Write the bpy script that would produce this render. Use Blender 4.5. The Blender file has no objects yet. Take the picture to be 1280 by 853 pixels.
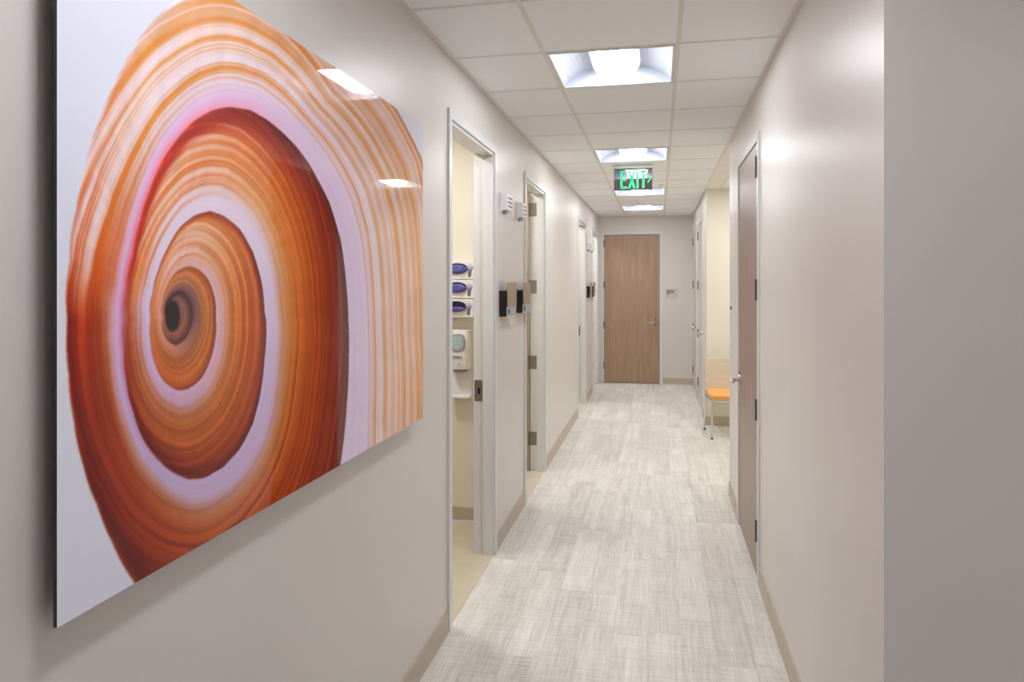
import bpy, math, random
import numpy as np
from mathutils import Vector, Matrix

# ------------------------------------------------------------------ camera, world, exposure
SC = bpy.context.scene
C = SC.collection
random.seed(7)
F, YAW, CX, CY, EYE = 876.5, .2063, 640., 353., 1.633
cam_d = bpy.data.cameras.new('camera'); cam = bpy.data.objects.new('camera', cam_d); C.objects.link(cam)
cam_d.sensor_fit = 'HORIZONTAL'; cam_d.sensor_width = 36; cam_d.lens = F/1280*36
cam_d.shift_x = 0; cam_d.shift_y = -(426.5-CY)/1280
cam_d.clip_start = .02; cam_d.clip_end = 60
cam.location = (0, 0, EYE); cam.rotation_euler = (math.pi/2, 0, YAW)
SC.camera = cam
W = bpy.data.worlds.new('world'); SC.world = W; W.use_nodes = True
W.node_tree.nodes['Background'].inputs[0].default_value = (.9, .95, 1, 1)
W.node_tree.nodes['Background'].inputs[1].default_value = .03
vs = SC.view_settings
vs.view_transform = 'Standard'; vs.look = 'None'; vs.gamma = 1; vs.exposure = 0.0
SC.cycles.max_bounces = 16; SC.cycles.diffuse_bounces = 9; SC.cycles.glossy_bounces = 4
LAMP = 45.0            # corridor troffer lens strength
LAMP_ROOM = 72.0
LAMP_COL = (.975, .992, 1.03)
LAMP_WARM = (1.0, .975, .93)

# ------------------------------------------------------------------ dimensions
XL, XR, YE, ZC = -.9675, .534, 11.486, 2.70
YRET, YA0, YA1 = 1.847, 5.63, 8.30           # return wall, alcove from/to
T = .6096; XA = -.524; Y0 = 3.225
WT = .112                                    # wall thickness
ZT = 2.84                                    # top of walls / structural slab
DH = 2.45                                    # door frame height

def onX(px, py, X):
    """a point of the photograph on the plane x = X -> (y, z)"""
    c, s = math.cos(YAW), math.sin(YAW); t = (px-CX)/F
    Y = X*(c+t*s)/(t*c-s); d = Y*c-X*s
    return Y, EYE-(py-CY)*d/F

# ------------------------------------------------------------------ materials
def srgb(c):
    r = []
    for v in c:
        v = v/255.
        r.append(v/12.92 if v <= .04045 else ((v+.055)/1.055)**2.4)
    return (*r, 1)

class NT:
    def __init__(s, name):
        s.m = bpy.data.materials.new(name); s.m.use_nodes = True
        s.t = s.m.node_tree; s.b = s.t.nodes['Principled BSDF']
    def n(s, typ, **kw):
        nd = s.t.nodes.new(typ)
        for k, v in kw.items():
            if k.startswith('i_'):
                nd.inputs[k[2:].replace('_', ' ')].default_value = v
            else: setattr(nd, k, v)
        return nd
    def l(s, a, b): s.t.links.new(a, b)
    def ramp(s, stops, fac):
        r = s.n('ShaderNodeValToRGB'); e = r.color_ramp.elements
        while len(e) < len(stops): e.new(.5)
        for q, (p, c) in zip(e, stops): q.position = p; q.color = c
        s.l(fac, r.inputs[0]); return r.outputs[0]
    def coord(s, scale=(1, 1, 1), which='Object', loc=None):
        tc = s.n('ShaderNodeTexCoord'); mp = s.n('ShaderNodeMapping')
        mp.inputs['Scale'].default_value = scale
        s.l(tc.outputs[which], mp.inputs[0])
        if loc is not None: s.l(loc, mp.inputs['Location'])
        return mp.outputs[0]
    def noise(s, vec, scale=1., detail=2., rough=.5):
        n = s.n('ShaderNodeTexNoise'); n.inputs['Scale'].default_value = scale
        n.inputs['Detail'].default_value = detail; n.inputs['Roughness'].default_value = rough
        s.l(vec, n.inputs['Vector']); return n.outputs['Fac']
    def bump(s, h, strength=.1, dist=.001):
        b = s.n('ShaderNodeBump'); b.inputs['Strength'].default_value = strength; b.inputs['Distance'].default_value = dist
        s.l(h, b.inputs['Height']); s.l(b.outputs[0], s.b.inputs['Normal'])

def mat(name, rgb, rough=.5, metal=0., var=.03, nscale=6., bump=0., bscale=300., coat=0., spec=.5, stretch=(1, 1, 1)):
    k = NT(name); c = srgb(rgb)
    lo = tuple(v*(1-var) for v in c[:3])+(1,); hi = tuple(min(1, v*(1+var)) for v in c[:3])+(1,)
    col = k.ramp([(.3, lo), (.7, hi)], k.noise(k.coord(stretch), nscale))
    k.l(col, k.b.inputs['Base Color'])
    k.b.inputs['Roughness'].default_value = rough; k.b.inputs['Metallic'].default_value = metal
    k.b.inputs['Specular IOR Level'].default_value = spec
    k.b.inputs['Coat Weight'].default_value = coat
    if bump: k.bump(k.noise(k.coord(), bscale, 3), bump)
    return k.m

def emis(name, rgb, strength):
    k = NT(name); k.b.inputs['Base Color'].default_value = (.8, .8, .8, 1)
    k.b.inputs['Emission Color'].default_value = (*rgb, 1); k.b.inputs['Emission Strength'].default_value = strength
    return k.m

def lens_emis(name, rgb, strength):
    # optical lens: sends its light downwards, its flanks stay much dimmer
    k = NT(name); k.b.inputs['Base Color'].default_value = (.85, .85, .85, 1)
    k.b.inputs['Emission Color'].default_value = (*rgb, 1)
    g = k.n('ShaderNodeNewGeometry'); sp = k.n('ShaderNodeSeparateXYZ'); k.l(g.outputs['Normal'], sp.inputs[0])
    mr = k.n('ShaderNodeMapRange', interpolation_type='SMOOTHSTEP')
    mr.inputs['From Min'].default_value = -.55; mr.inputs['From Max'].default_value = -.97
    mr.inputs['To Min'].default_value = 1.2; mr.inputs['To Max'].default_value = strength
    k.l(sp.outputs[2], mr.inputs['Value']); k.l(mr.outputs[0], k.b.inputs['Emission Strength'])
    return k.m

M = {}
M['paint'] = mat('satin_greige_paint', (219, 214.5, 211), .36, var=.015, nscale=2, bump=.06, bscale=350)
M['cream'] = mat('cream_paint', (232, 227, 213), .45, var=.015, nscale=2, bump=.06, bscale=350)
M['gyp'] = mat('white_ceiling_paint', (236, 232, 226), .7)
M['base'] = mat('taupe_vinyl_base', (190, 179, 162), .4, var=.04)
M['frame'] = mat('light_grey_enamel', (219, 221, 221), .30, var=.01)
M['bar'] = mat('white_grid_enamel', (226, 222, 217), .5, var=.02)
M['steel'] = mat('brushed_steel', (190, 188, 184), .28, 1., var=.05, nscale=40)
M['hinge'] = mat('satin_nickel', (142, 138, 128), .42, .75, var=.05, nscale=40)
M['darkhinge'] = mat('dark_steel', (96, 96, 100), .4, .8, var=.05, nscale=40)
M['chrome'] = mat('chrome', (215, 215, 215), .12, 1., var=.02)
M['white'] = mat('white_plastic', (236, 236, 238), .35, var=.01)
M['grey'] = mat('grey_plastic', (150, 150, 152), .4, var=.03)
M['slot'] = mat('shadow_grey_plastic', (112, 112, 124), .5, var=.03)
M['black'] = mat('black_plastic', (22, 23, 28), .4, var=.1)
M['alu'] = mat('anodised_aluminium', (178, 182, 192), .4, .3, var=.03, nscale=30)
M['tanlam'] = mat('beech_laminate', (158, 136, 112), .45, var=.12, nscale=1, stretch=(60, 60, 3))
M['orange'] = mat('orange_upholstery', (246, 168, 92), .75, var=.06, nscale=120, bump=.3, bscale=900)
M['plybeige'] = mat('pale_veneer', (208, 196, 176), .45, var=.05, nscale=1, stretch=(3, 60, 60))
M['purple'] = mat('violet_nitrile', (92, 86, 168), .5, var=.35, nscale=40, bump=.5, bscale=60)
M['dark'] = mat('dark_opening', (30, 22, 48), .7, var=.2)
M['ink'] = mat('dark_print', (92, 84, 82), .6, var=.05)
M['blueink'] = mat('navy_print', (40, 50, 110), .6, var=.05)
M['bluewin'] = mat('pale_blue_window', (172, 196, 206), .1, var=.15, nscale=30)
M['winring'] = mat('grey_window_bezel', (160, 156, 158), .4, var=.03)
M['acryedge'] = mat('dark_acrylic_edge', (58, 52, 52), .4, var=.05)
M['plaque'] = mat('engraved_plaque', (206, 197, 193), .4, var=.02)
M['roomfloor'] = mat('tan_sheet_vinyl', (207, 197, 177), .4, var=.04, nscale=8)
M['refl'] = mat('perforated_reflector', (176, 182, 194), .5, var=.01)
M['lens'] = lens_emis('troffer_lens', LAMP_COL, LAMP)
M['lens_room'] = lens_emis('room_troffer_lens', LAMP_WARM, LAMP_ROOM)
M['exitgreen'] = emis('exit_green', (.0, .75, .28), .75)
M['exitgreen'].node_tree.nodes['Principled BSDF'].inputs['Base Color'].default_value = (.0, .35, .12, 1)
M['mirror'] = mat('mirror_acrylic', (150, 142, 146), .04, 1., var=.01)

def wood(name, c1, c2, c3, axis=2):
    k = NT(name)
    sc = [26, 26, 26]; sc[axis] = .9
    oi = k.n('ShaderNodeObjectInfo')
    v = k.coord(tuple(sc))
    a = k.noise(v, 1.6, 5, .6)
    sc2 = [190, 190, 190]; sc2[axis] = 5
    b = k.noise(k.coord(tuple(sc2)), 1., 2)
    mx = k.n('ShaderNodeMath', operation='MULTIPLY_ADD'); mx.inputs[1].default_value = .35
    k.l(b, mx.inputs[0]); k.l(a, mx.inputs[2])
    col = k.ramp([(.42, srgb(c1)), (.66, srgb(c2)), (.9, srgb(c3))], mx.outputs[0])
    k.l(col, k.b.inputs['Base Color']); k.b.inputs['Roughness'].default_value = .36
    k.bump(b, .05, .0005)
    return k.m
M['wood'] = wood('oak_veneer', (152, 124, 101), (166, 138, 114), (180, 153, 130))
M['woodgrey'] = wood('grey_oak_veneer', (136, 113, 98), (148, 124, 109), (160, 138, 123))
M['palesheen'] = mat('pale_sheen_leaf', (204, 194, 187), .35, var=.03, nscale=1, stretch=(60, 60, 3))  # far door leaves: pale glancing reflection painted into the base colour
M['woodedge'] = mat('door_edge_band', (206, 194, 172), .45, var=.05, nscale=1, stretch=(60, 60, 3))

def plank_material():
    k = NT('linen_vinyl_plank')
    oi = k.n('ShaderNodeObjectInfo'); rnd = oi.outputs['Random']
    off = k.n('ShaderNodeVectorMath', operation='SCALE'); off.inputs[0].default_value = (37., 91., 13.)
    k.l(rnd, off.inputs['Scale'])
    th = k.noise(k.coord((120, 5, 1), loc=off.outputs[0]), 1., 2)          # threads along the plank
    tw = k.noise(k.coord((4, 105, 1), loc=off.outputs[0]), 1., 2)          # threads across it
    cl = k.noise(k.coord((5, 2.2, 1), loc=off.outputs[0]), 1., 3, .6)      # cloudy fading
    st = k.noise(k.coord((24, .25, 1), loc=off.outputs[0]), 1., 1)         # broad pale bands
    def mad(a, m, b):
        n = k.n('ShaderNodeMath', operation='MULTIPLY_ADD'); n.inputs[1].default_value = m
        k.l(a, n.inputs[0])
        if isinstance(b, float): n.inputs[2].default_value = b
        else: k.l(b, n.inputs[2])
        return n.outputs[0]
    v = mad(rnd, .15, -.42)
    v = mad(th, .56, v); v = mad(tw, .48, v); v = mad(cl, .46, v); v = mad(st, .34, v)
    col = k.ramp([(.22, srgb((176, 173, 165))), (.5, srgb((210, 208, 201))), (.72, srgb((229, 228, 222))), (.95, srgb((243, 243, 240)))], v)
    k.l(col, k.b.inputs['Base Color'])
    k.b.inputs['Roughness'].default_value = .42
    k.bump(th, .12, .0006)
    return k.m
M['plank'] = plank_material()

def tile_material():
    k = NT('mineral_fibre_tile')
    f = k.noise(k.coord(), 260, 3, .7)
    col = k.ramp([(.32, srgb((232, 233, 235))), (.5, srgb((245, 246, 248)))], f)
    k.l(col, k.b.inputs['Base Color']); k.b.inputs['Roughness'].default_value = .9
    k.bump(f, .25, .0012)
    return k.m
M['tile'] = tile_material()

def hand_material():
    k = NT('printed_hand')
    tc = k.n('ShaderNodeTexCoord'); sp = k.n('ShaderNodeSeparateXYZ'); k.l(tc.outputs['Generated'], sp.inputs[0])
    col = k.ramp([(0, srgb((150, 110, 60))), (.22, srgb((120, 96, 84))), (.4, srgb((112, 108, 150))), (1, srgb((160, 160, 190)))], sp.outputs[2])
    k.l(col, k.b.inputs['Base Color']); return k.m
M['hand'] = hand_material()

# ------------------------------------------------------------------ mesh helpers
class MB:
    def __init__(s): s.v = []; s.f = []
    def box(s, x0, x1, y0, y1, z0, z1):
        b = len(s.v)
        s.v += [(x, y, z) for z in (z0, z1) for y in (y0, y1) for x in (x0, x1)]
        s.f += [tuple(b+i for i in q) for q in ((0, 2, 3, 1), (4, 5, 7, 6), (0, 1, 5, 4), (2, 6, 7, 3), (0, 4, 6, 2), (1, 3, 7, 5))]
        return s
    def loft(s, rings, caps=True, closed=True):
        b = len(s.v); n = len(rings[0])
        for r in rings: s.v += [tuple(p) for p in r]
        for i in range(len(rings)-1):
            for j in range(n if closed else n-1):
                k = (j+1) % n
                s.f.append((b+i*n+j, b+i*n+k, b+(i+1)*n+k, b+(i+1)*n+j))
        if caps:
            s.f.append(tuple(b+j for j in reversed(range(n))))
            s.f.append(tuple(b+(len(rings)-1)*n+j for j in range(n)))
        return s
    def tube(s, pts, r, n=10):
        pts = [Vector(p) for p in pts]; rings = []
        up = None
        for i, p in enumerate(pts):
            d = (pts[min(i+1, len(pts)-1)]-pts[max(i-1, 0)]).normalized()
            if up is None:
                up = Vector((0, 0, 1)) if abs(d.z) < .9 else Vector((1, 0, 0))
            a = d.cross(up).normalized(); bb = a.cross(d).normalized(); up = bb
            rr = r[i] if isinstance(r, (list, tuple)) else r
            rings.append([p+(a*math.cos(2*math.pi*k/n)+bb*math.sin(2*math.pi*k/n))*rr for k in range(n)])
        return s.loft(rings)
    def cyl(s, p0, p1, r, n=16): return s.tube([p0, p1], r, n)
    def prism(s, poly, axis, a0, a1):
        """extrude a 2D outline along an axis (0=x,1=y,2=z)"""
        def P(q, a):
            if axis == 0: return (a, q[0], q[1])
            if axis == 1: return (q[0], a, q[1])
            return (q[0], q[1], a)
        return s.loft([[P(q, a0) for q in poly], [P(q, a1) for q in poly]])
    def mesh(s, name, smooth=False):
        me = bpy.data.meshes.new(name); me.from_pydata(s.v, [], s.f)
        import bmesh
        bm = bmesh.new(); bm.from_mesh(me); bmesh.ops.recalc_face_normals(bm, faces=bm.faces); bm.to_mesh(me); bm.free()
        if smooth:
            me.shade_smooth()
        return me
    def build(s, name, m, parent=None, bevel=0., smooth=False, seg=2):
        return link(name, s.mesh(name, smooth), m, parent, bevel, smooth, seg)

def link(name, me, m, parent=None, bevel=0., smooth=False, seg=2):
    if m is not None and not me.materials: me.materials.append(M[m] if isinstance(m, str) else m)
    o = bpy.data.objects.new(name, me); C.objects.link(o)
    if parent: o.parent = parent
    if bevel:
        b = o.modifiers.new('bevel', 'BEVEL'); b.width = bevel; b.segments = seg; b.limit_method = 'ANGLE'; b.angle_limit = .6
    if smooth:
        try:
            e = o.modifiers.new('wn', 'WEIGHTED_NORMAL'); e.keep_sharp = True
        except Exception: pass
    return o

def tag(o, label=None, cat=None, group=None, kind=None):
    if label: o['label'] = label
    if cat: o['category'] = cat
    if group: o['group'] = group
    if kind: o['kind'] = kind
    return o
def empty(name, loc=(0, 0, 0), rz=0.):
    o = bpy.data.objects.new(name, None); C.objects.link(o); o.empty_display_size = .1
    o.location = loc; o.rotation_euler = (0, 0, rz); return o
def copy_tree(o, parent=None):
    c = o.copy(); C.objects.link(c); c.parent = parent
    for ch in o.children: copy_tree(ch, c)
    return c
def rect_minus(r, holes):
    """cut a rectangle (a0,a1,b0,b1) along one axis into strips that leave the holes out"""
    A = sorted({r[0], r[1], *[max(r[0], min(r[1], h[i])) for h in holes for i in (0, 1)]})
    out = []
    for a0, a1 in zip(A, A[1:]):
        m = (a0+a1)/2
        cut = sorted((max(h[2], r[2]), min(h[3], r[3])) for h in holes if h[0] < m < h[1])
        b = r[2]
        for c0, c1 in cut:
            if c0 > b+1e-6: out.append((a0, a1, b, c0))
            b = max(b, c1)
        if b < r[3]-1e-6: out.append((a0, a1, b, r[3]))
    return out
RZ_L, RZ_R, RZ_E = math.pi/2, -math.pi/2, 0.       # local +y points into the wall

# ------------------------------------------------------------------ setting: walls
DOORS_L = [(3.145, 4.130), (5.052, 6.030), (8.495, 9.475), (10.400, 11.385)]
DOORS_R = [(3.965, 4.980), (8.93, 9.93), (10.30, 11.28)]
END_DOOR = (-.915, .060)
IN = .012
def wall_x(name, x0, x1, ya, yb, openings, label, m='paint'):
    mb = MB()
    for (a0, a1, b0, b1) in rect_minus((ya, yb, -.01, ZT), [(o0+IN, o1-IN, -1, DH-IN) for o0, o1 in openings]):
        mb.box(x0, x1, a0, a1, b0, b1)
    return tag(mb.build(name, m), label, 'wall', kind='structure')
def wall_y(name, y0, y1, xa, xb, openings, label, m='paint'):
    mb = MB()
    for (a0, a1, b0, b1) in rect_minus((xa, xb, -.01, ZT), [(o0+IN, o1-IN, -1, DH-IN) for o0, o1 in openings]):
        mb.box(a0, a1, y0, y1, b0, b1)
    return tag(mb.build(name, m), label, 'wall', kind='structure')

wall_x('wall_left', XL-WT, XL, -2.5, YE+WT, DOORS_L, 'long grey-beige corridor wall with the shell picture and open doorways')
wall_x('wall_right', XR, XR+WT, YRET, YA0, DOORS_R[:1], 'grey-beige corridor wall holding the nearby brown wooden door')
wall_x('wall_right_far', XR, XR+WT, YA1, YE+WT, DOORS_R[1:], 'short grey-beige corridor wall past the chair alcove with two doors')
wall_y('wall_end', YE, YE+WT, XL, XR, [END_DOOR], 'grey-beige wall closing the corridor around the wooden end door')
wall_y('wall_return', YRET, YRET+WT, XR+WT, 3.2, [], 'plain grey-beige wall filling the right edge of the picture')
# alcove
wall_y('wall_alcove_far', YA1, YA1+WT, XR+WT, 2.6, [], 'cream wall behind the orange chair in the alcove', 'cream')
# a cream skin on the alcove end of the far corridor wall
tag(MB().box(XR+.004, XR+WT, YA1-.004, YA1-.0002, 0, ZT).build('wall_alcove_corner', 'cream'), 'cream painted end of the corridor wall at the alcove corner', 'wall', kind='structure')
wall_x('wall_alcove_side', 2.6, 2.6+WT, YA0-WT, YA1+WT, [], 'cream side wall deep inside the chair alcove', 'cream')
wall_y('wall_alcove_near', YA0-WT, YA0, XR+WT, 2.6, [], 'cream near wall of the chair alcove', 'cream')
# lobby around the camera
wall_x('wall_lobby_side', 3.2, 3.2+WT, -2.5, YRET+WT, [], 'grey-beige side wall of the open lobby')
wall_y('wall_lobby_back', -2.5-WT, -2.5, XL-WT, 3.2+WT, [], 'grey-beige back wall of the open lobby')
# exam rooms behind the left wall
RX0, RX1 = -3.6, XL-WT
PART = [(2.30, 2.42), (4.62, 4.74), (7.20, 7.32), (9.88, 10.00), (12.2, 12.3)]
for i, (a, b) in enumerate(PART):
    lb = ['near side', 'second', 'middle', 'fourth', 'last'][i]
    wall_y('wall_partition' if i != 1 else 'wall_glove_box', a, b, RX0, RX1, [],
           'cream partition wall carrying the glove boxes inside the first room' if i == 1 else f'cream {lb} partition wall between the exam rooms', 'cream')
wall_x('wall_rooms_back', RX0-.1, RX0, PART[0][0], PART[-1][1], [], 'cream back wall of the exam rooms', 'cream')
# cream lining on the room side of the corridor wall
mb = MB()
for (a0, a1, b0, b1) in rect_minus((PART[0][1], 11.59, 0, ZT), [(o0-.002, o1+.002, -1, DH+.002) for o0, o1 in DOORS_L]):
    mb.box(XL-WT-.003, XL-WT-.0004, a0, a1, b0, b1)
tag(mb.build('wall_rooms_lining', 'cream'), 'cream paint on the room side of the corridor wall', 'wall', kind='structure')

# ------------------------------------------------------------------ floor
fl = MB().box(XL-.002, 3.2, -2.5, YE+WT, -.08, -.0042).build('floor', 'plank')
tag(fl, 'pale grey linen-look plank floor of the corridor', 'floor', kind='structure')
PW, PL = .1524, .9144
full = MB().box(.0005, PW-.0005, .0005, PL-.0005, -.004, 0).mesh('plank'); full.materials.append(M['plank'])
def lay(i, y, x0, x1, y0, y1):
    """one plank of column i starting at y, clipped to the rectangle"""
    px = XL+i*PW
    a0, a1, b0, b1 = max(px, x0), min(px+PW, x1), max(y, y0), min(y+PL, y1)
    if a1-a0 < .004 or b1-b0 < .004: return
    if a1-a0 > PW-1e-4 and b1-b0 > PL-1e-4:
        o = bpy.data.objects.new('plank', full); C.objects.link(o)
    else:
        o = MB().box(a0-px+.0005, a1-px-.0005, b0-y+.0005, b1-y-.0005, -.004, 0).build('plank', 'plank')
    o.location = (px, y, 0); o.parent = fl
rs = random.Random(3)
for i in range(24):
    y = .6-rs.random()*PL
    x_mid = XL+(i+.5)*PW
    while y < YE:
        lay(i, y, XL, XR, .6, YE)
        if XL+(i+1)*PW > XR: lay(i, y, XR, 2.6, YA0, YA1)
        y += PL
tag(MB().box(RX0, XL-.002, PART[0][1], PART[-1][0], -.08, 0).build('floor_rooms', 'roomfloor'), 'smooth tan vinyl floor inside the exam rooms', 'floor', kind='structure')

# ------------------------------------------------------------------ baseboards
BH, BT = .102, .007
BP = [(0, 0), (-BT-.004, 0), (-BT-.001, .006), (-BT, .014), (-BT, BH-.004), (-BT+.003, BH), (0, BH)]   # (out of the wall, up)
def base_x(name, x, sgn, ya, yb, label):
    mb = MB().prism([(x-p*sgn*-1 if False else x+sgn*(-p), q) for p, q in BP], 1, ya, yb)
    return tag(mb.build(name, 'base'), label, 'baseboard', kind='structure')
def base_y(name, y, sgn, xa, xb, label):
    mb = MB().prism([(y+sgn*(-p), q) for p, q in BP], 0, xa, xb)
    return tag(mb.build(name, 'base'), label, 'baseboard', kind='structure')
segs = [(-2.5, 3.145, 'under the shell picture'), (4.130, 5.052, 'under the chart holders between the first two doorways'),
        (6.030, 8.495, 'along the long blank stretch after the second doorway'), (9.475, 10.400, 'between the two farthest doorways on the picture side'),
        (11.385, YE-.012, 'in the far corner beside the end door')]
for a, b, t in segs: base_x('baseboard_left', XL, 1, a, b, 'taupe vinyl baseboard '+t)
for a, b, t in [(YRET, 3.965, 'in front of the brown door'), (4.980, YA0, 'between the brown door and the alcove')]:
    base_x('baseboard_right', XR, -1, a, b, 'taupe vinyl baseboard '+t)
for a, b, t in [(YA1, 8.93, 'at the alcove corner'), (9.93, 10.30, 'between the two far doors opposite the rooms'), (11.28, YE-.012, 'behind the last door near the end wall')]:
    base_x('baseboard_right_far', XR, -1, a, b, 'taupe vinyl baseboard '+t)
base_y('baseboard_end', YE, -1, END_DOOR[1], XR-.012, 'taupe vinyl baseboard beside the wooden end door')
base_y('baseboard_return', YRET, -1, XR, 3.2, 'taupe vinyl baseboard of the plain near wall')
base_y('baseboard_alcove', YA1-.004, -1, XR, 2.6, 'taupe vinyl baseboard behind the orange chair')
base_y('baseboard_room', 4.62, -1, RX0, RX1-.004, 'tan vinyl baseboard below the glove boxes in the first room')
tag(MB().box(RX0, RX1-.02, 4.62-.020, 4.62-.0115, 0, .012).build('highlight_strip_1', 'white'), 'thin white strip standing in for the highlight along the first room baseboard', 'highlight_strip', kind='structure')  # highlight at the foot of the baseboard, made as a white strip

# ------------------------------------------------------------------ ceiling grid
LIGHT_ROWS = [0, 4, 8, 11, -4]
ce = MB().box(RX0-.1, 3.4, -2.6, 12.3, ZT, ZT+.08).build('ceiling', 'gyp')
tag(ce, 'suspended ceiling of white mineral tiles in a metal grid', 'ceiling', kind='structure')
BW = .019
xs = [XL+.004, XA, XA+T, XR-.004]
tile_cache = {}
def ctile(x0, x1, y0, y1):
    g = BW/2-.001
    w, d = round(x1-x0, 4), round(y1-y0, 4)
    if (w, d) not in tile_cache:
        me = MB().box(g, w-g, g, d-g, .0, .015).mesh('tile'); me.materials.append(M['tile']); tile_cache[(w, d)] = me
    o = bpy.data.objects.new('tile', tile_cache[(w, d)]); C.objects.link(o); o.parent = ce; o.location = (x0, y0, ZC+.0025)
def bar_y(x, y0, y1, w=BW): MB().box(x-w/2, x+w/2, y0, y1, ZC, ZC+.004).box(x-.003, x+.003, y0, y1, ZC+.004, ZC+.04).build('grid_bar', 'bar', ce)
def bar_x(y, x0, x1, w=.016): MB().box(x0, x1, y-w/2, y+w/2, ZC+.0004, ZC+.004).box(x0, x1, y-.003, y+.003, ZC+.004, ZC+.04).build('grid_bar', 'bar', ce)
rows = list(range(-9, 14))
ylim = lambda k: (max(-2.5, Y0+k*T), min(YE, Y0+(k+1)*T))
for k in rows:
    a, b = ylim(k)
    if b-a < .03: continue
    for c in range(3):
        if c == 1 and k in LIGHT_ROWS: continue
        ctile(xs[c], xs[c+1], a, b)
    if k > rows[0]:
        for c in range(3): bar_x(Y0+k*T, xs[c]+(BW/2 if c else 0), xs[c+1]-(BW/2 if c < 2 else 0))
bar_y(XA, -2.5, YE); bar_y(XA+T, -2.5, YE)
MB().box(XL, XL+.022, -2.5, YE, ZC, ZC+.0024).build('wall_angle', 'bar', ce)
MB().box(XR-.022, XR, YRET, YE, ZC, ZC+.0024).build('wall_angle', 'bar', ce)
MB().box(XL+.022, XR-.022, YE-.022, YE, ZC, ZC+.0024).build('wall_angle', 'bar', ce)
# lobby ceiling to the right of the corridor line, alcove ceiling, room ceilings
def plain_ceiling(name, r, holes, label):
    mb = MB()
    for (a0, a1, b0, b1) in rect_minus(r, holes): mb.box(a0, a1, b0, b1, ZC+.001, ZC+.014)
    return tag(mb.build(name, 'gyp'), label, 'ceiling', kind='structure')
LOBBY = (1.6, -.6)
plain_ceiling('ceiling_lobby', (XR, 3.2, -2.5, YRET), [(LOBBY[0], LOBBY[0]+T, LOBBY[1], LOBBY[1]+T)], 'plain white ceiling of the lobby')
AX = .686; AY = Y0+6*T
ca = plain_ceiling('ceiling_alcove', (XR, AX-.011, YA0, YA1), [], 'plain white ceiling over the chair alcove')
for k in range(4, 9):
    a, b = max(YA0, Y0+k*T), min(YA1, Y0+(k+1)*T)
    for c in range(4):
        x0, x1 = AX+c*T, min(2.6, AX+(c+1)*T)
        if c == 0 and k == 6: continue
        if x1-x0 > .05 and b-a > .05:
            ctile(x0, x1, a, b)
    if k > 4: bar_x(Y0+k*T, AX+BW/2, 2.6)
bar_y(AX, YA0, YA1)
RL = []
for i in range(4):
    ya, yb = PART[i][1], PART[i+1][0]
    yb = min(yb, 12.2)
    cy = [(DOORS_L[j][0]+DOORS_L[j][1])/2 for j in range(4)][i]-T/2
    RL.append((-1.98, cy))
    plain_ceiling('ceiling_room', (RX0, RX1, ya, yb), [(-1.98, -1.98+T, cy, cy+T)], ['plain white ceiling of the first exam room', 'plain white ceiling of the second exam room', 'plain white ceiling of the third exam room', 'plain white ceiling of the last exam room'][i])

# ------------------------------------------------------------------ troffers
def make_troffer(lens):
    r = empty('ceiling_light')
    g = BW/2+.001; a, b = g, T-g
    f = MB()                                             # rim
    w = .012
    for q in ((a, b, a, a+w), (a, b, b-w, b), (a, a+w, a+w, b-w), (b-w, b, a+w, b-w)):
        f.box(q[0], q[1], q[2], q[3], -.002, .006)
    f.build('rim', 'frame', r)
    c = T/2; hw = .125
    n = 8
    for sg in (-1, 1):                                   # curved side reflectors rising towards the lens
        prof = []
        for i in range(n+1):
            u = i/n
            prof.append((c+sg*((b-w-c)*(1-u)+hw*.82*u), .004+.088*math.sin(u*math.pi/2)**.8))
        prof2 = [(x, z+.003) for x, z in reversed(prof)]
        MB().prism(prof+prof2, 1, a+w, b-w).build('reflector', 'refl', r)
    for y in (a+w, b-w-.003):
        MB().box(a+w, b-w, y, y+.003, .003, .100).build('end_plate', 'refl', r)
    MB().box(a+.004, b-.004, a+.004, b-.004, .100, .104).build('housing', 'frame', r)
    # bulging lens, rounded at its ends
    rings = []
    y0, y1 = a+w+.006, b-w-.006
    m = 14
    for i in range(m+1):
        t = i/m; y = y0+(y1-y0)*t
        e = min(1., math.sqrt(max(0., 1-max(0., abs(t-.5)*2-.72)**2/.28**2)))
        e = max(e, .25)
        rings.append([(c+hw*(.72+.28*e)*math.cos(math.pi*k/10), y, .094-(.090*e)*math.sin(math.pi*k/10)) for k in range(11)])
    MB().loft(rings, True, True).build('lens', lens, r, smooth=True)
    return r
tro = make_troffer('lens'); tro_room = make_troffer('lens_room')
def put(src, first, loc, label, group):
    o = src if first else copy_tree(src)
    o.location = loc; tag(o, label, 'ceiling light', group); return o
LB = {0: 'largest square recessed light, nearest over the corridor', 4: 'square recessed light just in front of the exit sign',
      8: 'square recessed light partly hidden behind the exit sign', 11: 'smallest square recessed light near the wooden end door',
      -4: 'square recessed light overhead beside the shell picture'}
for i, k in enumerate(LIGHT_ROWS): put(tro, i == 0, (XA, Y0+k*T, ZC), LB[k], 'corridor ceiling lights')
put(tro, False, (LOBBY[0], LOBBY[1], ZC), 'added square light over the unseen lobby, brightening the return wall', 'corridor ceiling lights')  # extra lamp out of view, added to light the return wall
RLB = ['square recessed light inside the first exam room', 'square recessed light inside the second exam room', 'square recessed light inside the third exam room', 'square recessed light inside the last exam room']
for i, (x, y) in enumerate(RL): put(tro_room, i == 0, (x, y, ZC), RLB[i], 'room ceiling lights')
put(tro_room, False, (AX, AY, ZC), 'square recessed light in the chair alcove ceiling', 'room ceiling lights')

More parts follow.
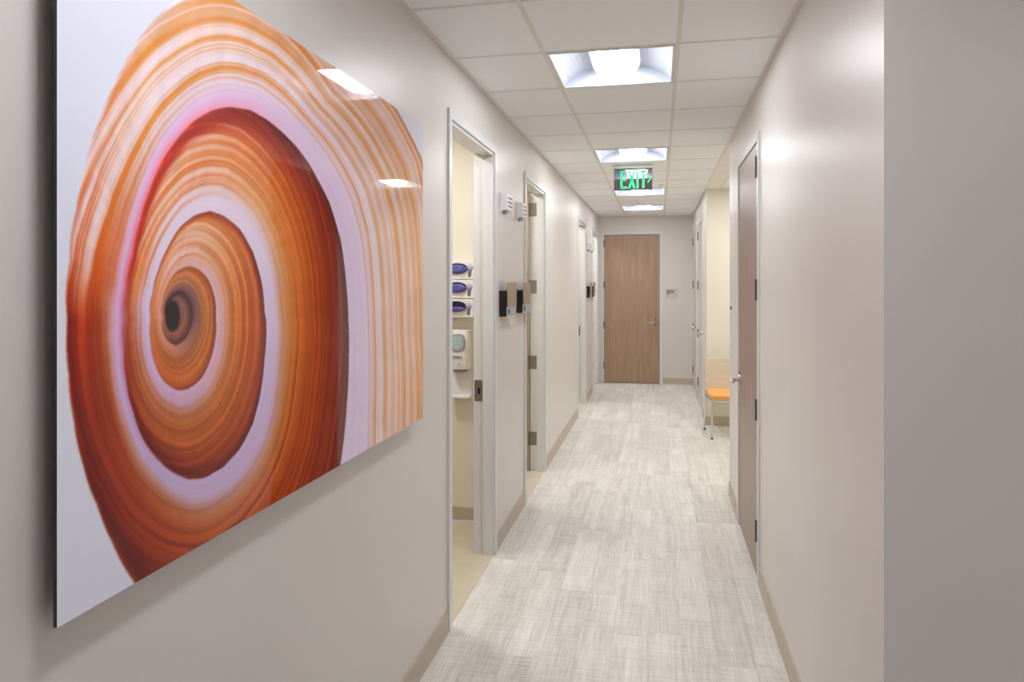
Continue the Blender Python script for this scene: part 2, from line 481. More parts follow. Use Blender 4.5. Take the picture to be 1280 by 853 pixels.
# ------------------------------------------------------------------ doors
FF, PR, FD = .045, .012, WT+.012           # frame face, proud of wall, depth into the wall
HZ = (2.262, 1.592, .938, .278)
def lever(parent, x, z, y, out, side, m='steel'):
    """rose, neck and lever on a leaf face at local y; out = -1 towards the viewer side; side = direction the lever points"""
    h = MB().cyl((x, y, z), (x, y+out*.010, z), .032, 20).build('rose', m, parent, .002)
    MB().tube([(x, y+out*.008, z), (x, y+out*.050, z), (x+side*.010, y+out*.060, z), (x+side*.035, y+out*.063, z), (x+side*.125, y+out*.058, z)],
              [.011, .0105, .0115, .0105, .008], 12).build('lever', m, parent, smooth=True)
    MB().cyl((x, y+out*.0102, z+.055), (x, y, z+.055), .012, 14).build('lock_cylinder', m, parent)
def frame_parts(root, w, stop=(.0, .064)):
    h = DH
    # jambs and head: back band around the opening, with a stop
    for sx in (0, 1):
        def X(a, b): return (a, b) if sx == 0 else (w-b, w-a)
        mb = MB(); mb.box(*X(0, FF), -PR, FD, -.004, h-FF); mb.box(*X(FF, FF+.016), stop[0], stop[1], -.004, h-FF-.016)
        mb.build('jamb', 'frame', root, .0015)
    mb = MB(); mb.box(0, w, -PR, FD, h-FF, h); mb.box(FF, w-FF, stop[0], stop[1], h-FF-.016, h-FF)
    mb.build('head', 'frame', root, .0015)
def leaf_mesh(w, y0, y1, woodm, parent, x0):
    return MB().box(x0, x0+w, y0, y1, .008, DH-FF-.004).build('leaf', woodm, parent, .0015)
def door(name, loc, rz, w, label, woodm='wood', mode='closed_back', hinge=0, handle=True, hm='hinge', lev_side=None):
    """mode closed_front: leaf flush with this side; closed_back: leaf on the far rabbet; open: swung 90 degrees into the room"""
    r = empty(name, loc, rz); tag(r, label, 'door', kind='structure')
    lw = w-2*FF-.006
    if mode == 'closed_front':
        frame_parts(r, w, (.048, .098))
        y0, y1 = -.004, .040
        lf = leaf_mesh(lw, y0, y1, woodm, r, FF+.003)
        hx = w-FF-.001 if hinge else FF+.001
        for z in HZ: MB().cyl((hx, -.013, z-.058), (hx, -.013, z+.058), .0085, 12).box(hx-.014, hx+.014, -.0135, -.0035, z-.056, z+.056).build('hinge', hm, r)
        lx = FF+.003+.07 if hinge else w-FF-.073
        lever(lf, lx, .985, y0, -1, 1 if hinge else -1, 'chrome')
        MB().cyl((hx-(.06 if hinge else -.06), y0, 2.345), (hx-(.06 if hinge else -.06), y0-.004, 2.345), .012, 14).build('door_contact', 'grey', lf)
    else:
        frame_parts(r, w, (.0, .064))
        hx = w-FF if hinge else FF
        if mode == 'closed_back':
            lf = leaf_mesh(lw, .066, .110, woodm, r, FF+.003)
            lx = FF+.073 if hinge else w-FF-.073
            lever(lf, lx, .985, .066, -1, 1 if hinge else -1)
            for z in HZ: MB().box(hx-.002, hx+.002, .06, .11, z-.058, z+.058).build('hinge', hm, r)
        else:
            # swung square into the room: leaf runs along +y from the hinge jamb
            sg = -1 if hinge else 1
            xf = w-FF+.010 if hinge else FF-.010
            xa, xb = (xf-.044, xf) if hinge else (xf, xf+.044)
            lf = MB().box(xa, xb, FD+.012, FD+.012+lw, .008, DH-FF-.004).build('leaf', woodm, r, .0015)
            MB().box(xa-.0004, xb+.0004, FD+.0112, FD+.0126, .009, DH-FF-.005).build('edge_band', 'woodedge', lf)
            for z in HZ:
                hb = MB().box(hx-.0015, hx+.0015, .066, FD+.002, z-.058, z+.058) if not hinge else MB().box(hx-.0015, hx+.0015, .066, FD+.002, z-.058, z+.058)
                hb.box(min(xa, xb)+.006, max(xa, xb)-.002, FD+.009, FD+.0112, z-.058, z+.058)
                hb.cyl((hx-sg*.006 if False else hx, FD+.006, z-.058), (hx, FD+.006, z+.058), .006, 12)
                hb.build('hinge', hm, r)
            # strike plate on the latch jamb
            sx = FF if hinge else w-FF
            st = MB().box(sx-.0012, sx+.0012, .068, .118, .918, 1.045).build('strike_plate', 'hinge', r)
            st2 = MB().box(sx-.0018, sx+.0018, .082, .098, .962, .998).build('latch_hole', 'black', st)
            # lever on both faces of the open leaf
            for face, out in ((xa, -1), (xb, 1)):
                yy = FD+.012+lw-.07
                hd = MB().cyl((face, yy, .985), (face+out*.010, yy, .985), .032, 20).build('rose', 'steel', lf)
                MB().tube([(face+out*.008, yy, .985), (face+out*.05, yy, .985), (face+out*.062, yy-.03, .985), (face+out*.058, yy-.125, .985)], [.011, .0105, .0105, .008], 12).build('lever', 'steel', lf, smooth=True)
    return r
dl = ['first open doorway beside the shell picture, glove boxes inside', 'second open doorway with grey hinges on its far jamb',
      'third pale doorway halfway down the picture side', 'last doorway on the picture side next to the end wall']
for i, (a, b) in enumerate(DOORS_L):
    door(f'door_{i+1}', (XL, a, 0), RZ_L, b-a, dl[i], mode='open', hinge=0 if i in (0, 2) else 1)
door('door_5', (XR, DOORS_R[0][1], 0), RZ_R, DOORS_R[0][1]-DOORS_R[0][0], 'closed grey-brown wooden door with steel lever on the near right wall', 'woodgrey', 'closed_front', 1, hm='darkhinge')
door('door_6', (XR, DOORS_R[1][1], 0), RZ_R, DOORS_R[1][1]-DOORS_R[1][0], 'closed door just past the chair alcove, seen edge on', 'palesheen', 'closed_front', 0)
door('door_7', (XR, DOORS_R[2][1], 0), RZ_R, DOORS_R[2][1]-DOORS_R[2][0], 'closed door nearest the end wall on the alcove side', 'palesheen', 'closed_front', 0)
door('door_8', (END_DOOR[0], YE, 0), RZ_E, END_DOOR[1]-END_DOOR[0], 'closed light brown wooden door at the end of the corridor', 'wood', 'closed_front', 0)

# ------------------------------------------------------------------ shell picture
AXF = XL+.038                                             # front face of the panel
ay0, ay1, az0, az1 = .936, 2.690, 1.087, 2.264
pic = empty('shell_picture', (XL, (ay0+ay1)/2, az0)); tag(pic, 'large glossy frameless print of a banded orange and white spiral shell', 'picture')
pl = MB().box(AXF-.007, AXF-.0006, ay0, ay1, az0, az1).build('panel', 'acryedge')
for y in (ay0+.12, ay1-.12):
    for z in (az0+.12, az1-.12):
        MB().box(XL, AXF-.007, y-.02, y+.02, z-.04, z+.04).build('standoff', 'alu').parent = pl
def shell_print():
    SP = """560,690 552,560 548,420 546,330 540,255 527.6,197 510,161 498,138 430,66 340,0 285,-24 245,-14 215,5 191,28 163,66 140,113 121,159 107,206 95,263 87,328 84,400
83,428 86,470 93,527 105,583 121,630 140,677 168,728 205,772 260,800 330,775 385,700 410,640 425,583 433,517 436,447 436,400 433,356 426,300 412,253 393,216 370,183 341,155 313,138 290,134
266,138 243,152 219,178 201,206 187,239 175,277 166,319 158,361 155,400 155,437 158,475 166,512 177,545 194,571 215,590 236,599 257,597 280,583 299,562 316,529 325,494 331,447 333,400
331,389 327,352 316,314 299,286 280,270 262,264 243,270 224,286 210,310 198,338 191,366 188,399 188,428 194,456 205,477 222,488 236,486 252,473 264,447 270,419 270,400 269,375 262,352 250,338 236,333 222,339
210,355 203,378 202,400 207,422 220,432 234,420 241,395 237,374 226,364 214,370 206,392"""
    pts = np.array([onX(*map(float, p.split(',')), AXF) for p in SP.split()])
    yc, zc = onX(215, 394, AXF)
    a = np.unwrap(np.arctan2(pts[:, 1]-zc, pts[:, 0]-yc)); r = np.hypot(pts[:, 0]-yc, pts[:, 1]-zc)
    tau = a/(2*math.pi)
    # first suture point on the right of the eye (436,400) is turn 0
    k0 = [i for i, p in enumerate(SP.split()) if p == '436,400'][0]
    tau -= round(tau[k0])
    o = np.argsort(tau); tau_s, lr = tau[o], np.log(r[o])
    R = lambda t: np.exp(np.interp(t, tau_s, lr))
    NY, NZ, SS = 760, 512, 2
    Yg, Zg = np.meshgrid(np.linspace(ay0, ay1, NY*SS), np.linspace(az0, az1, NZ*SS))
    dy, dz = Yg-yc, Zg-zc
    rr = np.hypot(dy, dz)+1e-6; aa = np.arctan2(dz, dy)/(2*math.pi)          # -0.5..0.5
    rs = np.random.RandomState(5); lat = rs.rand(256, 256)
    def vn(u, v):
        iu, iv = np.floor(u).astype(int), np.floor(v).astype(int); fu, fv = u-iu, v-iv
        fu, fv = fu*fu*(3-2*fu), fv*fv*(3-2*fv); g = lambda i, j: lat[i % 256, j % 256]
        return (g(iu, iv)*(1-fu)+g(iu+1, iv)*fu)*(1-fv)+(g(iu, iv+1)*(1-fu)+g(iu+1, iv+1)*fu)*fv
    ca, sa = np.cos(aa*2*math.pi), np.sin(aa*2*math.pi)
    rr *= 1+.006*(vn(ca*3+20, sa*3+20)-.5)+.004*(vn(ca*14+60, sa*14+9)-.5)
    tmin = tau_s[0]
    tout = np.full(rr.shape, np.nan); tin = np.full(rr.shape, 0.)
    for k in range(-2, 4):
        tk = aa+k
        Ro = np.where(tk < tmin, 9., R(tk)); Ri = np.where(tk+1 > tau_s[-1], 0., R(tk+1))
        mm = (rr <= Ro) & (rr > Ri) & (tk >= tmin-.0)
        tt = (rr-Ri)/np.maximum(Ro-Ri, 1e-5)
        tin = np.where(mm, tt, tin); tout = np.where(mm, tk, tout)
    bg = np.isnan(tout)
    tau_o = np.where(bg, 0, tout)
    G = {
     -1.12: [(0, 226,212,236), (.16, 226,212,236), (.26, 222,196,186), (.5, 216,172,134), (.8, 206,152,98), (1, 212,146,96)],
     -1.0: [(0, 222,208,234), (.2, 228,214,234), (.32, 224,198,184), (.5, 218,186,160), (.7, 212,160,110), (.85, 208,168,140), (1, 200,138,88)],
     -.88: [(0, 226,200,228), (.25, 230,214,232), (.4, 224,196,186), (.55, 222,186,160), (.72, 196,130,78), (.86, 222,186,176), (.95, 205,140,90), (1, 214,208,230)],
     -.75: [(0, 238,140,160), (.08, 230,186,220), (.2, 226,212,240), (.36, 234,218,226), (.48, 236,206,186), (.58, 240,214,200), (.66, 238,196,140), (.74, 240,224,230), (.86, 236,170,96), (.93, 240,226,234), (1, 242,232,240)],
     -.62: [(0, 225,120,130), (.1, 228,186,222), (.3, 226,206,236), (.42, 236,196,160), (.55, 228,150,70), (.68, 240,205,190), (.78, 214,110,50), (.86, 240,200,200), (.94, 224,130,70), (1, 238,214,236)],
     -.5: [(0, 196,120,150), (.08, 220,176,212), (.3, 216,188,220), (.40, 192,120,96), (.55, 176,84,40), (.72, 178,80,42), (.88, 146,48,24), (.97, 132,40,22), (1, 190,130,130)],
     -.38: [(0, 196,150,190), (.1, 214,190,224), (.22, 206,166,186), (.34, 172,96,60), (.6, 150,66,30), (.86, 116,36,16), (.95, 110,34,18), (1, 160,90,80)],
     -.27: [(0, 206,186,222), (.1, 204,180,212), (.2, 184,130,106), (.4, 162,84,44), (.7, 140,60,28), (.9, 104,30,14), (1, 150,70,50)],
     -.12: [(0, 214,196,228), (.12, 208,182,208), (.22, 190,134,100), (.45, 172,96,52), (.75, 146,64,32), (.97, 120,46,22), (1, 96,36,22)],
     0.0: [(0, 226,212,236), (.10, 224,206,228), (.17, 210,160,124), (.35, 204,142,92), (.6, 172,92,46), (.8, 142,62,28), (.96, 106,40,20), (1, 80,34,26)],
     .125: [(0, 230,216,236), (.16, 228,210,226), (.28, 222,170,126), (.5, 208,138,84), (.70, 190,108,58), (.82, 160,62,28), (.93, 128,40,20), (1, 90,40,40)],
     .25: [(0, 230,218,236), (.28, 228,212,228), (.42, 232,190,158), (.6, 228,172,124), (.74, 224,170,130), (.80, 178,74,38), (.90, 166,46,22), (.97, 184,56,32), (1, 205,76,70)],
     .38: [(0, 228,214,238), (.34, 226,206,230), (.48, 224,170,140), (.66, 222,160,112), (.78, 200,110,70), (.88, 178,58,32), (1, 206,84,84)],
     .5: [(0, 222,208,240), (.42, 216,192,226), (.56, 196,140,140), (.8, 178,106,84), (1, 196,126,150)],
     .62: [(0, 218,200,236), (.3, 208,178,214), (.48, 190,136,120), (.75, 176,104,72), (.92, 136,52,34), (1, 150,60,50)],
     .75: [(0, 214,188,222), (.15, 208,170,196), (.3, 188,134,106), (.6, 186,118,68), (.82, 150,72,34), (.93, 112,28,12), (1, 120,34,22)],
     .88: [(0, 222,190,214), (.13, 214,172,178), (.25, 196,140,98), (.6, 188,114,62), (.86, 166,88,44), (.95, 112,36,14), (1, 100,32,20)],
     1.0: [(0, 226,192,208), (.14, 220,172,162), (.26, 208,146,100), (.6, 200,126,70), (.86, 188,112,64), (.95, 124,52,22), (1, 100,42,26)],
     1.25: [(0, 216,178,170), (.25, 232,190,172), (.45, 236,206,190), (.65, 232,196,172), (.84, 226,164,112), (.92, 192,98,48), (1, 150,62,32)],
     1.5: [(0, 226,176,166), (.5, 218,156,116), (.85, 204,134,98), (1, 214,170,190)],
     1.75: [(0, 206,146,134), (.35, 190,124,80), (.85, 180,104,56), (1, 160,80,46)],
     2.0: [(0, 110,80,88), (.25, 150,112,104), (.5, 196,144,108), (.8, 194,132,84), (1, 132,74,42)],
     2.25: [(0, 96,74,84), (.3, 170,130,120), (.6, 212,162,128), (1, 190,110,60)],
     2.5: [(0, 150,116,122), (.5, 196,140,120), (1, 208,160,140)],
     2.75: [(0, 150,112,116), (.6, 166,118,112), (1, 90,58,58)],
     3.2: [(0, 150,118,128), (.7, 142,108,116), (1, 66,46,54)],
    }
    ks = sorted(G); NT_ = 128; ts = np.linspace(0, 1, NT_)
    L = np.zeros((len(ks), NT_, 3))
    for i, k in enumerate(ks):
        g = np.array(G[k], float)
        for c in range(3): L[i, :, c] = np.interp(ts, g[:, 0], g[:, 1+c])
    fi = np.interp(tau_o, ks, np.arange(len(ks))); i0 = np.minimum(fi.astype(int), len(ks)-2); fk = (fi-i0)[..., None]
    ft = np.clip(tin, 0, 1)*(NT_-1); j0 = np.minimum(ft.astype(int), NT_-2); fj = (ft-j0)[..., None]
    col = (L[i0, j0]*(1-fj)+L[i0, j0+1]*fj)*(1-fk)+(L[i0+1, j0]*(1-fj)+L[i0+1, j0+1]*fj)*fk
    # growth lines: thin streaks that follow the whorl, stronger away from the pale suture band
    ww = np.clip(R(tau_o)-R(tau_o+1), .02, .5)
    u = tin*(8+ww*80)
    sl = (tau_o+4)*2.6
    s = .42*vn(u, sl)+.33*vn(u*2.1+40, sl*1.3+7)+.25*vn(u*4.3+90, sl*1.5+31)
    s = (s-.5)*2.4
    band = np.clip((tin-.10)/.22, .12, 1)
    amp = (s*band)[..., None]
    light = np.minimum(255, col*1.12+np.array([26, 22, 14.])); dark = col*np.array([.80, .60, .44])
    pale = np.clip(amp, 0, 1); dk = np.clip(-amp, 0, 1)*np.interp(tau_o, [-.5, .05, .2, .4, .55, 1.05, 1.25, 1.5], [1, 1, .5, .5, 1, .8, .4, .8])[..., None]
    brown = col*(1-pale)+light*pale; brown = brown*(1-dk)+dark*dk
    # the pale stretches carry clear orange streaks on a pinkish white ground
    pw = np.interp(tau_o, [-1.3, -1.1, -.7, -.57, -.5, .1, .2, .34, .46, 1.1, 1.2, 1.35, 1.5], [.6, .95, 1, .8, 0, 0, .55, .6, 0, 0, .5, .4, 0])
    pw = (pw*np.clip((tin-.12)/.12, 0, 1)*np.clip((.97-tin)/.04*np.where(tau_o < -.4, 9, 1)-np.where(tau_o < -.4, 0, 3.0), 0, 1))[..., None]
    sat = np.interp(tau_o, [-.62, -.5, 0, .18, .42, .6, 1.0, 1.2, 1.4, 1.75], [0, 1, .9, .15, .2, .8, .6, 0, .1, .4])[..., None]*np.clip((tin-.14)/.2, 0, 1)[..., None]
    brown = brown*(1-sat*(1-np.array([.96, .80, .62])))
    s = s+(vn(u*.33+70, (tau_o+4)*5)-.5)*.8
    st = np.clip((s+np.interp(tau_o, [-1, -.8, -.72, -.63, -.55, -.4, .1, .25, .4, 1.2, 1.4], [.16, .24, .30, .06, -.05, 0, 0, .2, .1, .3, .2]))*2.0, 0, 1)[..., None]
    oran = np.clip((vn(u*1.1+11, (tau_o+4)*7)-.25)*1.6, 0, 1)[..., None]
    oc = np.array([216, 170, 136.])*(1-oran)+np.array([214, 124, 40.])*oran
    rd = np.interp(tau_o, [-.72, -.62, -.5], [0, .75, 1])[..., None]; oc = oc*(1-rd)+np.array([204, 82, 26.])*rd
    mixf = np.interp(tau_o, [-1, -.85, -.75], [.55, .6, .78])[..., None]
    stre = (np.array([238, 224, 236.])*st+oc*(1-st))*mixf+col*(1-mixf)
    col = brown*(1-pw)+stre*pw
    # faint lines across the whorl
    x = vn((tau_o+5)*150, tin*3)-.5
    col *= (1+.05*x*band)[..., None]
    # printed colours are vivid: a little more contrast and saturation
    g = col.mean(-1, keepdims=True); col = g+(col-g)*1.16; col = 140+(col-140)*1.12
    # eye
    ex, ez = onX(216, 395, AXF)
    e0 = np.hypot((Yg-ex)/.022, (Zg-ez)/.031)
    kk = np.clip((1.1-e0)/.25, 0, 1)[..., None]
    col = col*(1-kk)+np.array([26, 20, 22.])*kk
    col = np.where(bg[..., None], np.array([235, 237, 253.]), col)
    col = col.reshape(NZ, SS, NY, SS, 3).mean((1, 3))                        # soften the edges of the bands
    p = np.pad(col, ((1, 1), (1, 1), (0, 0)), 'edge')
    col = (col*4+p[:-2, 1:-1]+p[2:, 1:-1]+p[1:-1, :-2]+p[1:-1, 2:])/8
    v = np.clip(col, 0, 255)/255.
    Yg, Zg = np.meshgrid(np.linspace(ay0, ay1, NY), np.linspace(az0, az1, NZ))
    lin = np.where(v <= .04045, v/12.92, ((v+.055)/1.055)**2.4)
    me = bpy.data.meshes.new('print')
    co = np.stack([np.full(Yg.size, AXF), Yg.ravel(), Zg.ravel()], 1).astype(np.float32)
    idx = np.arange(NY*NZ).reshape(NZ, NY)
    q = np.stack([idx[:-1, :-1], idx[:-1, 1:], idx[1:, 1:], idx[1:, :-1]], -1).reshape(-1, 4)
    me.vertices.add(len(co)); me.vertices.foreach_set('co', co.ravel())
    me.loops.add(q.size); me.loops.foreach_set('vertex_index', q.ravel().astype(np.int32))
    me.polygons.add(len(q)); me.polygons.foreach_set('loop_start', (np.arange(len(q))*4).astype(np.int32))
    me.update(calc_edges=True); me.validate()
    at = me.color_attributes.new('shell', 'FLOAT_COLOR', 'POINT')
    at.data.foreach_set('color', np.concatenate([lin.reshape(-1, 3), np.ones((lin.size//3, 1))], 1).astype(np.float32).ravel())
    k = NT('glossy_shell_print')
    n = k.n('ShaderNodeAttribute', attribute_name='shell'); k.l(n.outputs['Color'], k.b.inputs['Base Color'])
    k.b.inputs['Roughness'].default_value = .03; k.b.inputs['Specular IOR Level'].default_value = .5
    return link('print', me, k.m)
pr = shell_print()
for o in (pl, pr):
    o.parent = pic; o.matrix_parent_inverse = Matrix.Translation(pic.location).inverted()

# ------------------------------------------------------------------ wall devices beside the doorways
def make_call_box():
    r = empty('call_box', (0, 0, 0), RZ_L)            # local x along the wall, -y out of it
    MB().box(0, .15, -.012, 0, 0, .118).build('back_plate', 'white', r, .003)
    MB().box(.004, .146, -.046, -.012, .010, .112).build('body', 'white', r, .004)
    for i in range(3):
        MB().box(.020, .130, -.0475, -.044, .030+i*.026, .041+i*.026).build('louver', 'slot', r)
    MB().cyl((.035, -.022, -.014), (.035, -.022, .012), .014, 14).build('pull_switch', 'grey', r)
    return r
def make_chart_holder():
    r = empty('chart_holder', (0, 0, 0), RZ_L)
    w = .285
    MB().box(0, w, -.004, 0, 0, .16).build('back_panel', 'black', r)
    MB().box(0, .004, -.046, -.004, 0, .155).build('side_panel', 'black', r, .001)
    MB().box(w-.004, w, -.046, -.004, 0, .155).build('side_panel', 'black', r, .001)
    MB().box(.004, w-.004, -.046, -.004, 0, .004).build('bottom_panel', 'black', r)
    f = MB().box(0, w, -.050, -.046, 0, .060).build('front_lip', 'alu', r, .001)
    MB().cyl((.055, -.0525, .030), (.055, -.049, .030), .018, 16).build('badge', 'black', f)
    MB().box(.004, w-.004, -.0535, -.0500, .056, .212).build('front_plate', 'tanlam', r, .001)
    return r
cb = make_call_box(); ch = make_chart_holder()
cbl = ['white louvred call box nearest the first open doorway', 'white louvred call box overlapping the second doorway frame',
       'small white louvred call box beside the third doorway', 'small white louvred call box beside the last doorway']
chl = ['black and tan wall chart holder nearest the first open doorway', 'black and tan wall chart holder beside the second doorway frame',
       'small dark wall chart holder beside the third doorway', 'small dark wall chart holder beside the last doorway']
for i, (yb, yc) in enumerate([(4.275, 4.235), (4.775, 4.755), (9.62, 9.58), (10.12, 10.095)]):
    o = cb if i == 0 else copy_tree(cb); o.location = (XL, yb, 2.075); tag(o, cbl[i], 'call box', 'louvred call boxes on the corridor wall')
    o = ch if i == 0 else copy_tree(ch); o.location = (XL, yc, 1.42); tag(o, chl[i], 'chart holder', 'chart holders on the corridor wall')

# ------------------------------------------------------------------ first room: glove boxes, hand sanitiser
def ellipse(cx, cz, a, b, n=24, p=2.):
    return [(cx+a*math.copysign(abs(math.cos(t))**(2/p), math.cos(t)), cz+b*math.copysign(abs(math.sin(t))**(2/p), math.sin(t))) for t in [2*math.pi*i/n for i in range(n)]]
def make_glove_box():
    r = empty('glove_box')                                # local: x right, -y towards the viewer, z up, origin lower left on the wall
    w, h, d = .24, .122, .085
    MB().box(0, w, -d, -.0, 0, h).build('carton', 'white', r, .002)
    MB().prism(ellipse(.120, .072, .074, .036), 1, -d-.0008, -d+.001).build('opening', 'dark', r)
    # crumpled glove bulging out of the slot
    rr = random.Random(4); rings = []
    for i in range(6):
        t = i/5
        rings.append([(.120+.070*x*(1-.45*t*t)+.003*rr.uniform(-1, 1), -d-.001-.022*math.sin(t*math.pi/2), .068+.031*z*(1-.5*t*t)+.002*rr.uniform(-1, 1)) for x, z in ellipse(0, 0, 1, 1, 20)])
    MB().loft(rings).build('glove', 'purple', r, smooth=True)
    hd = MB(); y0, y1 = -d-.0009, -d+.001
    bx, bz = .207, .014
    hd.prism([(bx-.011, bz), (bx+.009, bz), (bx+.012, bz+.034), (bx+.011, bz+.052), (bx-.014, bz+.052), (bx-.013, bz+.034)], 1, y0, y1)
    for fx, tx, tz in ((-.012, -.024, .088), (-.006, -.010, .098), (.001, .004, .100), (.007, .016, .092)):
        hd.prism([(bx+fx-.003, bz+.050), (bx+fx+.003, bz+.050), (bx+tx+.0026, bz+tz-.016), (bx+tx-.0026, bz+tz-.016)], 1, y0, y1)
    hd.prism([(bx+.010, bz+.030), (bx+.026, bz+.066), (bx+.021, bz+.069), (bx+.008, bz+.044)], 1, y0, y1)
    hd.build('printed_hand', 'hand', r)
    MB().box(.045, .065, -d-.0008, -d+.001, .016, .023).build('printed_mark', 'ink', r)
    MB().box(.150, .170, -d-.0008, -d+.001, .012, .014).build('printed_line', 'tanlam', r)
    return r
gb = make_glove_box()
gx = -1.447
gl = ['lowest glove carton with a dark half-empty slot', 'middle glove carton of the stack of three', 'topmost glove carton of the stack of three']
for i in range(3):
    o = gb if i == 0 else copy_tree(gb)
    if i == 0: low = o
    o.location = (gx+.004*i-.004, 4.62-.006, 1.398+.1275*i); tag(o, gl[i], 'glove box', 'glove cartons stacked on the wall rack')
for c in low.children:                                    # the lowest carton is nearly used up: its glove slumps, the slot shows dark
    if c.name.startswith('glove') and not c.name.startswith('glove_'): c.scale = (1, 1, .55); c.location = (0, 0, .018)
rk = empty('glove_rack', (gx, 4.62, 1.39)); tag(rk, 'slim white wire rack holding the three glove cartons', 'rack')
MB().box(-.008, .252, -.005, 0, 0, .39).build('back_panel', 'white', rk)
for i in range(3): MB().box(-.008, .252, -.080, -.005, .003+i*.1275, .006+i*.1275).build('shelf', 'white', rk)

sd = empty('soap_dispenser', (-1.312, 4.62, 1.045)); tag(sd, 'white hand sanitiser dispenser with oval window below the glove cartons', 'dispenser')
rings = []
for i in range(9):
    t = i/8; z = t*.268
    hw_ = .066*(1-.10*(t-.5)**2*2); dp = .085+.018*math.sin(t*math.pi)
    rings.append([(q[0], -max(0, q[1])*1., z) for q in [(hw_*math.copysign(abs(math.cos(a))**.5, math.cos(a)), dp*abs(math.sin(a))**.5) for a in [math.pi*j/16 for j in range(17)]]])
MB().loft(rings).build('body', 'white', sd, .004, smooth=True)
MB().prism(ellipse(-.004, .182, .050, .060, 28, 2.8), 1, -.1075, -.090).build('window_bezel', 'winring', sd, .002)
MB().prism(ellipse(-.004, .182, .040, .050, 28, 2.8), 1, -.1095, -.100).build('refill_window', 'bluewin', sd, .001)
MB().prism(ellipse(0, -.008, .045, .010, 20), 1, -.085, -.02).build('nozzle', 'slot', sd)
MB().box(-.003, .003, -.0975, -.09, .030, .040).build('sensor', 'slot', sd)
fc = bpy.data.curves.new('lettering', 'FONT'); fc.body = 'PURELL'; fc.size = .022; fc.extrude = .0008; fc.align_x = 'CENTER'
fc.materials.append(M['blueink'])
ft = bpy.data.objects.new('lettering_tmp', fc); C.objects.link(ft); bpy.context.view_layer.update()
lm = bpy.data.meshes.new_from_object(ft); bpy.data.objects.remove(ft); lm.name = 'lettering'
fo = bpy.data.objects.new('lettering', lm); C.objects.link(fo); fo.parent = sd; fo.location = (-.010, -.1030, .078); fo.rotation_euler = (math.pi/2, 0, 0)
dt = empty('drip_tray', (-1.312, 4.62, .855)); tag(dt, 'white drip tray plate under the sanitiser dispenser', 'tray')
MB().box(-.068, .068, -.008, 0, .0, .188).build('back_plate', 'white', dt, .003)
MB().prism([(-.068, -.0), (.068, -.0), (.068, -.080), (.052, -.096), (-.052, -.096), (-.068, -.080)], 2, 0, .010).build('ledge', 'white', dt, .003)

# ------------------------------------------------------------------ exit sign
EXY = 6.5
ex = empty('exit_sign', (-.230, EXY, ZC)); tag(ex, 'hanging mirrored exit sign with green lettering and arrow', 'exit sign')
MB().box(-.185, .185, -.045, .045, -.030, 0).build('canopy', 'white', ex, .004)
MB().box(-.172, .172, -.004, .004, -.226, -.028).build('acrylic_panel', 'mirror', ex, .001)
y0, y1 = -.0062, -.0038
def stroke(mb, p, q, t):
    p, q = Vector(p), Vector(q); d = (q-p).normalized(); n = Vector((-d.y, d.x))*t/2
    mb.prism([tuple(p+n), tuple(p-n), tuple(q-n), tuple(q+n)], 1, y0, y1)
zb, zt, th = -.210, -.046, .020
zm = (zb+zt)/2
def letter(strokes):
    mb = MB()
    for p, q in strokes: stroke(mb, p, q, th)
    mb.build('letter', 'exitgreen', ex)
letter([((-.105, zb), (-.105, zt)), ((-.115, zt-.01), (-.052, zt-.01)), ((-.115, zb+.01), (-.052, zb+.01)), ((-.105, zm), (-.058, zm))])
letter([((-.035, zb), (.013, zt)), ((.013, zb), (-.035, zt))])
letter([((.040, zb), (.040, zt))])
letter([((.093, zb), (.093, zt)), ((.062, zt-.01), (.124, zt-.01))])
mb = MB(); stroke(mb, (.132, zm+.042), (.158, zm+.006), .013); stroke(mb, (.132, zm-.030), (.158, zm+.006), .013); mb.build('arrow', 'exitgreen', ex)

# ------------------------------------------------------------------ sprinklers
def make_sprinkler():
    r = empty('sprinkler')
    MB().cyl((0, 0, 0), (0, 0, -.008), .036, 20).build('escutcheon', 'white', r, .002)
    MB().cyl((0, 0, -.008), (0, 0, -.040), .011, 12).build('stem', 'white', r)
    MB().cyl((0, 0, -.040), (0, 0, -.043), .022, 16).build('deflector', 'white', r)
    return r
sp = make_sprinkler()
for i, (x, y, t) in enumerate([(-.255, 9.31, 'tiny ceiling sprinkler just before the farthest light'), (.02, 7.87, 'small white ceiling sprinkler right of the exit sign')]):
    o = sp if i == 0 else copy_tree(sp); o.location = (x, y, ZC+.0025); tag(o, t, 'sprinkler', 'ceiling sprinklers')

# ------------------------------------------------------------------ plaques and wall buttons
pq = empty('room_plaque', (.204, YE, 1.378)); tag(pq, 'small engraved room plaque on the end wall by the door', 'sign')
MB().box(-.09, .09, -.006, 0, 0, .153).build('plate', 'plaque', pq, .0015)
for i, (z, w) in enumerate([(.112, .115), (.088, .110), (.062, .045)]):
    MB().box(-.080, -.080+w, -.0072, -.0055, z, z+.014).build('engraved_line', 'ink', pq)
pq2 = empty('room_plaque', (XR, 9.985, 1.36), RZ_R); tag(pq2, 'small room plaque on the wall between the two far doors', 'sign')
MB().box(-.18, 0, -.006, 0, 0, .15).build('plate', 'plaque', pq2, .0015)
bt = empty('wall_button', (XR, 5.455, 1.442), RZ_R); tag(bt, 'tiny black button on the wall beside the brown door', 'button')
MB().cyl((0, 0, 0), (0, -.004, 0), .020, 20).build('bezel', 'frame', bt)
MB().cyl((0, -.003, 0), (0, -.012, 0), .013, 18).build('button_cap', 'black', bt, .002)

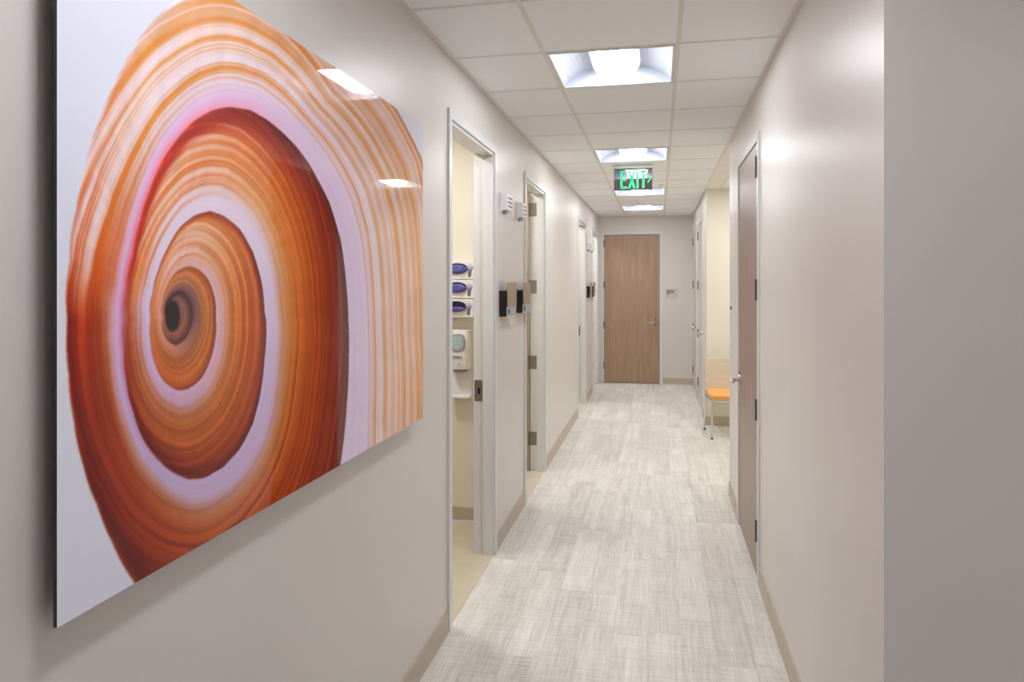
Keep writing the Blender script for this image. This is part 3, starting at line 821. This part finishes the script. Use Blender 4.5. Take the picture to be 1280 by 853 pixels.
# ------------------------------------------------------------------ orange chair
chair = empty('waiting_chair', (.752, 7.80, 0), math.radians(3)); tag(chair, 'orange seated waiting chair with pale back and chrome legs in the alcove', 'chair')
def rrect(w, d, r, n=5):
    o = []
    for cx, cy, a in ((w-r, d-r, 0), (-w+r, d-r, 90), (-w+r, -d+r, 180), (w-r, -d+r, 270)):
        for i in range(n+1):
            t = math.radians(a+90*i/n); o.append((cx+r*math.cos(t), cy+r*math.sin(t)))
    return o
rings = []
for z, s in ((.412, .90), (.418, .97), (.440, 1.), (.456, .985), (.464, .93), (.467, .80)):
    rings.append([(x*s, y*s, z-.012*max(0, -y-.12)) for x, y in rrect(.232, .225, .06)])
MB().loft(rings).build('seat', 'orange', chair, smooth=True)
MB().prism(rrect(.222, .212, .05), 2, .400, .413).build('seat_shell', 'plybeige', chair)
# curved back
rings = []
for i in range(9):
    t = i/8; z = .435+.355*t
    row = []
    for sgn, off in ((1, 0), (-1, .012)):
        for j in range(13):
            u = (j/12-.5)*2*sgn
            w = .238*(1-.04*t)
            row.append((u*w, .205+.085*t-.035*(1-u*u)*-1*.6-.02+off*0+(.012 if sgn < 0 else 0), z))
    rings.append(row)
MB().loft(rings).build('backrest', 'plybeige', chair, .003, smooth=True)
for sx in (-1, 1):
    MB().tube([(sx*.222, -.225, .012), (sx*.216, -.205, .400)], .0105, 12).build('leg', 'chrome', chair, smooth=True)
    MB().tube([(sx*.240, .262, .012), (sx*.236, .215, .35), (sx*.234, .225, .47), (sx*.230, .272, .66)], .0105, 12).build('leg', 'chrome', chair, smooth=True)
    MB().tube([(sx*.216, -.205, .392), (sx*.234, .222, .392)], .009, 10).build('side_rail', 'chrome', chair)
    for p in ((sx*.222, -.225), (sx*.240, .262)):
        MB().cyl((p[0], p[1], 0), (p[0], p[1], .014), .013, 12).build('glide', 'black', chair)
MB().tube([(-.216, -.203, .390), (.216, -.203, .390)], .009, 10).build('cross_rail', 'chrome', chair)
MB().tube([(-.234, .222, .390), (.234, .222, .390)], .009, 10).build('cross_rail', 'chrome', chair)
